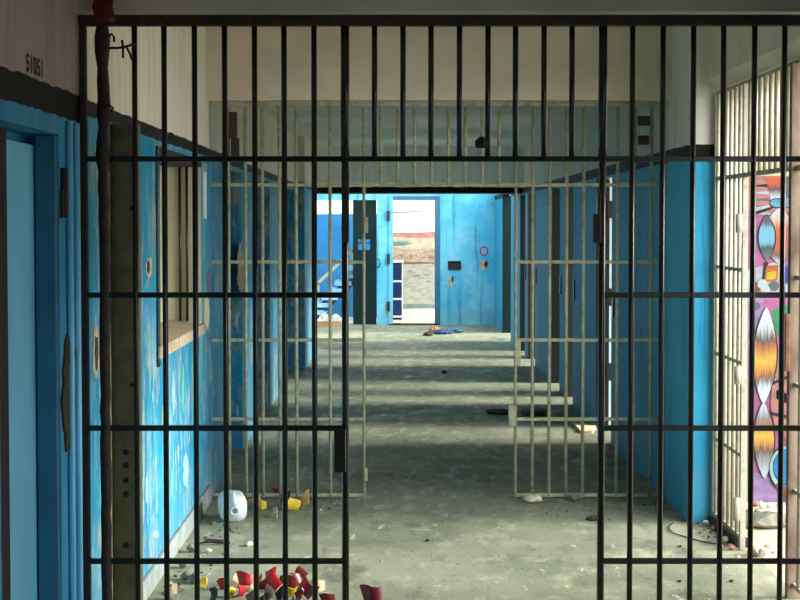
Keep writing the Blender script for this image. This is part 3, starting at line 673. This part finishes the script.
# rubble along the left wall base
for k, (px, py, s_, m) in enumerate(((193,552,16,'grey_stone'),(200,562,13,'grey_stone'),(184,568,14,'grey_stone'),(195,583,17,'grey_stone'),(186,580,14,'grey_stone'),(209,553,9,'stone'),(181,592,12,'grey_stone'),(170,600,16,'grey_stone'),(206,540,8,'grey_stone'),(213,525,9,'grey_stone'))):
    wd = s_/215; o = chunk('rubble_stone', 120+k, wd, wd*.8, wd*.7, m); put(o, px, py, k*.7)
    tag(o, 'pale plaster lump at the foot of the streaked blue wall' if m == 'stone' else 'grey rubble lump at the foot of the streaked blue wall', 'stone', 'plaster lumps by the left wall' if m == 'stone' else 'rubble by the left wall')
o = MB().box(-.012, .012, -.004, .004, 0, .046, 'cream').build('paper_card', bevel=.001); p = on_floor(174.5, 594); o.location = (p.x, p.y, 0); o.rotation_euler = (0, 0, .2); 
tag(o, 'small cream card standing in the rubble by the blue wall', 'card')
# white plastic jug lying on its side
pj = on_floor(230, 522)
jg = thing('plastic_jug', 'translucent white plastic jug lying on the floor by the left wall', 'jug', (pj.x, pj.y, 0))
Lh, R = .24, .082
def sup(a, r, e=3.2):
    ca, sa = math.cos(a), math.sin(a); q = (abs(ca)**e+abs(sa)**e)**(-1/e); return r*q*ca, r*q*sa
ROT = Matrix.Translation((pj.x+.01, pj.y+.05, R*.92)) @ Matrix.Rotation(math.radians(101), 4, 'Z') @ Matrix.Diagonal((.92,.92,.92,1))
prof = [(-.13,.0),(-.128,.06),(-.118,.076),(-.1,R),(-.02,R),(-.012,R*.96),(-.004,R),(.045,R),(.075,.075),(.098,.055),(.112,.034),(.118,.024)]
vs, fs = [], []; n = 28
for x, r in prof:
    e = 3.4 if x < .06 else 2.3
    for k in range(n):
        y_, z_ = sup(2*math.pi*k/n+math.pi/4, max(r, .001), e); vs.append(ROT @ Vector((-x, y_, z_)))
for i in range(len(prof)-1):
    for k in range(n): fs.append((i*n+k, i*n+(k+1)%n, (i+1)*n+(k+1)%n, (i+1)*n+k))
MB().add(vs, fs, 'jug', True).build('body', jg)
nk = MB(); vs, fs = [], []
for x, r in ((.116,.024),(.14,.022),(.142,.026),(.15,.026),(.15,.019),(.12,.018)):
    for k in range(20): vs.append(ROT @ Vector((-x, r*math.cos(2*math.pi*k/20), r*math.sin(2*math.pi*k/20))))
for i in range(5):
    for k in range(20): fs.append((i*20+k, i*20+(k+1)%20, (i+1)*20+(k+1)%20, (i+1)*20+k))
nk.add(vs, fs, 'jug', True).build('neck', jg)
MB().tube([ROT @ Vector(q) for q in ((-.118,0,.022),(-.115,0,.06),(-.095,0,.085),(-.06,0,.092),(-.03,0,.085),(-.02,0,.07))], .011, 'jug', 8).build('handle', jg)
# broken pots: curved shards, red outside and cream inside
def shard(seed, r0, r1, hgt, arc, out, ins, th=.006):
    rnd = random.Random(seed); mb = MB(); N = 12; K = 4; vo, vi = [], []
    for j in range(K+1):
        for i in range(N+1):
            u = i/N; a = (u-.5)*arc; top = hgt*(.82+.18*math.sin(u*4.2+seed))+rnd.uniform(-.002,.002); z = top*j/K if j else 0
            r = r0+(r1-r0)*z/hgt; vo.append((r*math.cos(a), r*math.sin(a), z)); vi.append(((r-th)*math.cos(a), (r-th)*math.sin(a), z))
    W = N+1; fs = [(j*W+i, j*W+i+1, (j+1)*W+i+1, (j+1)*W+i) for j in range(K) for i in range(N)]
    mb.add(vo, fs, out, True); mb.add(vi, fs, ins, True)
    rim = []; o_ = len(vo)
    loop = [i for i in range(N+1)]+[j*W+N for j in range(1,K+1)]+[K*W+i for i in range(N-1,-1,-1)]+[j*W for j in range(K-1,0,-1)]
    mb.add(vo+vi, [(loop[k], loop[(k+1)%len(loop)], o_+loop[(k+1)%len(loop)], o_+loop[k]) for k in range(len(loop))], ins)
    c_ = sum((v for v in mb.v), Vector())/len(mb.v); mb.v = [v-c_ for v in mb.v]
    return mb
shards = [ # px, base py, size, outside, inside, rotation, label
 (223,590,.085,'red','cream',(.2,.3,-1.9),'upright bright red shard at the wall end of the pot litter'),
 (231,597,.06,'yellow','cream',(1.2,.2,-1.2),'small yellow-edged shard behind the bright red ones'),
 (246,588,.1,'red','cream',(.15,-.4,-1.5),'broad bright red shard showing a cream patch'),
 (250,592,.05,'cream','cream',(.5,.3,-1.4),'cream chip in front of the broad red shard'),
 (241,598,.085,'red','dark_red',(1.3,.4,-.8),'red shard lying flat in front of the broad red one'),
 (264,590,.1,'dark_red','dark_red',(.2,.5,-1.3),'pointed dark red shard in the middle of the litter'),
 (275,592,.08,'red','cream',(.9,-.3,-2.0),'tilted red shard between the dark red ones'),
 (288,590,.1,'dark_red','cream',(.1,.1,-1.7),'tall dark red shard behind the cream ring'),
 (296,588,.09,'dark_red','cream',(.4,-.5,-1.2),'dark red shard leaning beside the cream ring'),
 (293,597,.07,'yellow','yellow',(.3,.2,-1.5),'bright yellow curved shard beside the cream ring'),
 (307,599,.11,'cream','dark_red',(.6,.1,1.3),'cream rim fragment curved like a ring'),
 (299,603,.075,'dark_red','dark_red',(1.1,.2,.6),'dark red shard in front of the cream ring'),
 (268,602,.09,'brown','card',(1.0,.2,-.8),'brown earthen shard in front of the litter'),
 (280,604,.09,'card','brown',(.8,.3,.4),'tan shard at the front of the litter'),
 (328,606,.085,'dark_red','cream',(.3,.2,-1.5),'dark red shard at the foot of the gateway post'),
 (372,606,.125,'dark_red','cream',(.35,-.5,-1.9),'dark red shard with cream inside lying alone in the gateway'),
 (257,583,.075,'dark_red','red',(.5,.8,-1.0),'small dark red shard at the back of the litter'),
 (270,581,.08,'red','dark_red',(.3,-.6,-2.2),'red shard at the back, right behind the pointed dark one'),
 (300,580,.085,'dark_red','dark_red',(.7,.5,-1.7),'dark red shard behind the bright yellow one'),
 (236,585,.06,'cream','red',(.9,.1,-1.1),'cream chip behind the brightest red shard'),
 (318,593,.09,'cream','card',(.2,.2,-1.3),'pale clay shard between the cream ring and the gateway post'),
 (262,611,.09,'rot','rot',(1.1,.3,.2),'blackened shard at the very front of the litter'),
 (290,612,.09,'dark_red','rot',(.9,.5,-.4),'dark red shard at the very front beside the blackened one'),
 (313,611,.08,'brown','card',(.6,.7,-.9),'brown shard at the very front near the gateway post'),
 (213,604,.1,'cloth_dark','cloth_dark',(1.35,.1,.3),'black scrap at the wall end of the red litter'),
 (252,604,.08,'rot','brown',(1.2,-.3,2),'dark earthy shard under the red ones'),
]
for k, (px, py, s_, mo, mi_, rot, lab) in enumerate(shards):
    p = on_floor(px, py); o = shard(200+k, s_*.44, s_*.56, s_*.76, 1.6, mo, mi_).build('pot_shard'); settle(o, p.x, p.y, 0, rot); KEEP.append((p.xy, s_*.6)); tag(o, lab, 'shard', 'broken pot litter')
o = shard(300, .03, .05, .03, 1.2, 'yellow', 'yellow').build('paper_scrap'); p = on_floor(203, 588); settle(o, p.x, p.y, 0, (1.4,.1,1)); tag(o, 'flat yellow scrap left of the red litter', 'scrap')
# litter along the foot of the second screen
L2 = [(278,494,.08,'red','cream',(.3,.5,-1.3),'red triangular scrap at the foot of the second bars'),
 (304,506,.09,'card','card',(.2,.1,-1.4),'tan carton piece at the foot of the second bars'),
 (294,511,.09,'yellow','yellow',(1.3,.2,-1.2),'flat yellow scrap in front of the tan carton'),
 (263,510,.06,'yellow','card',(.2,.1,-1.2),'thin ochre scrap beside the plastic jug'),
 (256,509,.09,'card','brown',(.7,.2,-1.2),'brown carton piece right behind the ochre scrap'),
 (275,517,.07,'stone','stone',(1.3,.2,.3),'pale crumpled scrap on the floor before the second bars'),
 (274,522,.05,'stone','grey_stone',(1.2,.2,1.3),'small pale chip nearest the viewer before the second bars'),
 (285,503,.08,'cloth_dark','cloth_dark',(1.2,.3,.5),'dark rag scrap between red and tan litter')]
for k, (px, py, s_, mo, mi_, rot, lab) in enumerate(L2):
    p = on_floor(px, py); o = shard(330+k, s_*.5, s_*.7, s_, 1.4, mo, mi_, .003).build('litter_scrap'); settle(o, p.x, p.y, 0, rot); KEEP.append((p.xy, s_*.6)); tag(o, lab, 'scrap', 'scraps at the second bars')
# stick and lump on the floor
pa, pb = on_floor(196, 547), on_floor(230, 545); a1 = pa+Vector((0,0,.012)); b1 = pb+Vector((0,0,.012))
tag(MB().tube([a1, a1.lerp(b1,.35)+Vector((0,.03,.01)), a1.lerp(b1,.7)+Vector((0,.02,.004)), b1], [.006,.011,.012,.008], 'brown', 8).build('stick'), 'brown stick lying on the floor near the jug', 'stick')
o = chunk('plaster_chip', 351, .045, .05, .035, 'stone'); put(o, 249, 546); tag(o, 'white chip at the end of the brown stick', 'chip')
# rags and bits further down
ragp = [(428,.13,22.1,'cloth_dark',.05),(435,.16,22.75,'card',.10),(442.5,.24,22.4,'cloth_blue',.07),(454,.24,22.7,'cloth_teal',.08)]
for k, (px, s_, yy, m, hh) in enumerate(ragp):
    o = crumple('rag', 400+k, s_, .26, hh, m, 1.1); settle(o, on_y(px, 335, yy).x, yy, 0, (0,0,0)); tag(o, ['small dark crumpled rag at the doorway end of the far rag row', 'ochre crumpled rag in the far rag row', 'blue crumpled rag beside the ochre one', 'teal crumpled rag ending the row toward the dark wall'][k], 'rag', 'rags before the far doorway')
o = crumple('debris_lump', 411, .05, .06, .04, 'cloth_dark'); put(o, 444, 373); tag(o, 'small dark lump in the middle of the corridor floor', 'lump')
o = crumple('debris_lump', 412, .026, .03, .015, 'cloth_dark'); put(o, 428, 541); tag(o, 'tiny dark lump on the pale floor in the gateway', 'lump')
o = crumple('rag_bundle', 413, .2, .26, .035, 'cloth_dark', .9); put(o, 500, 413); tag(o, 'dark rag bundle by the post of the second bars', 'rag')
o = crumple('rag_bundle', 414, .2, .26, .06, 'cloth_grey', .9); put(o, 534, 414); tag(o, 'grey-blue rag bundle behind the second bars', 'rag')
# pale board at the foot of the dark wall
bp = [on_floor(*q) for q in ((571,423),(589,422),(596,428),(592,433.5),(581,433.5))]
tag(MB().slab(bp, (0,0,1), .02, 'cream').build('board'), 'pale board lying at the foot of the dark wall', 'board')
o = chunk('rubble_stone', 420, .14, .1, .06, 'stone'); put(o, 534, 503); tag(o, 'pale stone under the dark-side second bars', 'stone')
o = chunk('rubble_stone', 421, .12, .1, .06, 'grey_stone'); put(o, 576, 502); tag(o, 'grey stone in deep shade under the second bars', 'stone')
o = crumple('rag', 422, .09, .08, .03, 'cloth_dark'); put(o, 594, 520); tag(o, 'black scrap beside the front gateway post shadow', 'rag')
for k, (px, py) in enumerate(((680,566),(648,536),(732,584))):
    o = chunk('leaf_scrap', 430+k, .024, .03, .012, 'brown'); put(o, [px, 680, 732][k], [582, 547, 582][k]); tag(o, ['brown scrap on the floor in front of the right bars', 'dark scrap on the floor near the black cable', 'brown scrap on the floor nearest the side gateway'][k], 'scrap')
# black cable on the floor
cp = [on_floor(*q)+Vector((0,0,.006)) for q in ((673,524),(669.5,527),(669,530.5),(673,534),(682,537),(692,540),(704,543),(716,545))]
KEEP += [(q.xy, .03) for q in cp]
tag(MB().tube(cp, .0035, 'ink', 6).build('cable'), 'thin black cable curving over the floor by the side grille', 'cable')
# broken plaster lumps at the grille foot
for k, (px, py, s_, m) in enumerate(((712,523,12,'stone'),(719,528,10,'grey_stone'),(731,540,12,'stone'),(737,547,12,'brick'),(727,546,9,'grey_stone'),(706,531,6,'brick'))):
    o = chunk('rubble_stone', 440+k, s_/250, s_/280, s_/330, m); put(o, px-6, py+3, k); tag(o, ['pale lump at the wall end of the grille kerb', 'grey lump on the floor beside the grille kerb', 'pale lump halfway along the grille kerb', 'reddish lump at the gateway end of the grille kerb', 'small grey lump near the gateway hinge', 'small reddish lump near the lit blue wall end'][k], 'stone')
# white bags and boards at the stair foot
for k, (px, py, s_) in enumerate(((319.5,0,.13),(330,0,.14),(341,0,.13),(324,1,.15),(336,1,.14))):
    p = on_y(px, 320, DS-.5+.24*py); o = crumple('plastic_bag', 460+k, s_, s_*.9, s_*(1+.5*py), 'bag', .6); settle(o, p.x, p.y, 0); tag(o, 'crumpled white bag heaped at the foot of the stairs', 'bag', 'bags at the stair foot')
q = on_floor(330, 327); tag(MB().box(q.x-.25, q.x+.18, q.y-.03, q.y+.03, 0, .09, 'card').build('plank'), 'tan plank lying across the stair opening', 'plank')
# red ribbon and dark lump hung on the front bars
a = on_y(105, 14, D1-.12); 
mb = MB(); vs = []
for j in range(9):
    z = 2.47-.018*j
    for i in range(5): vs.append((on_y(105,14,D1-.11).x-.034+.017*i+.004*math.sin(j), D1-.115-.008*math.sin(i*1.7+j*.5)-(.004*j if j>4 else 0), z))
fs = [(j*5+i, j*5+i+1, (j+1)*5+i+1, (j+1)*5+i) for j in range(8) for i in range(4)]
o = mb.add(vs, fs, 'dark_red', True).build('hanging_ribbon'); so = o.modifiers.new('s','SOLIDIFY'); so.thickness = .003
tag(o, 'dark red strip of cloth hanging on the beam above the rusty upright', 'cloth')
q = on_y(481.5, 144, D1-.03); o = crumple('padlock', 480, .042, .03, .05, 'rust', .5); o.location = (q.x, D1-.03, q.z)
tag(o, 'dark rusty lump tied to the bars above the gateway', 'lock')
# floor crumbs nobody could count
mb = MB(); rnd = random.Random(9)
def crumb(px, py, s_):
    p = on_floor(px, py)
    if p.x > XG-.05 or p.x < XL+.04 or any((p.xy-c_).length < r_+s_ for c_, r_ in KEEP) or min(abs(p.y-D1), abs(p.y-D2)) < .03: return
    a = rnd.uniform(0,6.28); hh = s_*rnd.uniform(.3,.8); pts = [(p.x+s_*math.cos(a+q)*rnd.uniform(.6,1), p.y+s_*math.sin(a+q)*rnd.uniform(.6,1), 0) for q in (0,1.6,3.1,4.7)]
    mb.add(pts+[(p.x, p.y, hh)], [(0,1,4),(1,2,4),(2,3,4),(3,0,4)], rnd.choice(('grey_stone','rot','stone','brown')))
for _ in range(160): t = rnd.random(); crumb(150+90*t+abs(rnd.gauss(0,14)), 600-100*t+rnd.uniform(0,8), rnd.uniform(.006,.018))
for _ in range(90): crumb(rnd.uniform(245,345), 492+abs(rnd.gauss(0,10)), rnd.uniform(.006,.02))
for _ in range(150): crumb(rnd.uniform(360,760), rnd.uniform(510,600), rnd.uniform(.003,.007))
for _ in range(120): t = rnd.random(); crumb(690+52*t+rnd.gauss(0,7), 520+34*t+rnd.gauss(0,3), rnd.uniform(.006,.016))
for _ in range(70): crumb(rnd.uniform(530,690), 500+abs(rnd.gauss(0,9)), rnd.uniform(.005,.014))
tag(mb.build('debris'), 'gritty crumbs and dust strewn over the concrete floor', 'debris', None, 'stuff')
# ------------------------------------------------------------------ light
W = bpy.data.worlds.new('sky'); S.world = W; W.use_nodes = True
wt = W.node_tree; bg = wt.nodes['Background']
tc = wt.nodes.new('ShaderNodeTexCoord'); dp = wt.nodes.new('ShaderNodeVectorMath'); dp.operation = 'DOT_PRODUCT'
dp.inputs[1].default_value = Vector((.62, -.72, .36)).normalized(); wt.links.new(tc.outputs['Generated'], dp.inputs[0])
mr = wt.nodes.new('ShaderNodeMapRange'); mr.interpolation_type = 'SMOOTHSTEP'
for k_, v_ in (('From Min', .35), ('From Max', .95), ('To Min', 1.0), ('To Max', 9.0)): mr.inputs[k_].default_value = v_
wt.links.new(dp.outputs['Value'], mr.inputs['Value']); wt.links.new(mr.outputs[0], bg.inputs[1])
bg.inputs[0].default_value = (.95, 1.0, .985, 1)          # hazy sky, with a bright lobe added to light the walls facing the viewer
sd = bpy.data.lights.new('sun', 'SUN'); sd.energy = 8.8; sd.angle = math.radians(18); sd.color = (1, .95, .84)
so = bpy.data.objects.new('sun', sd); COL.objects.link(so)
so.rotation_euler = Vector((-1, .05, -.43)).to_track_quat('-Z', 'Y').to_euler()
S.view_settings.view_transform = 'Standard'; S.view_settings.look = 'None'; S.view_settings.exposure = -0.05; S.view_settings.gamma = 1
S.cycles.max_bounces = 8; S.cycles.diffuse_bounces = 5
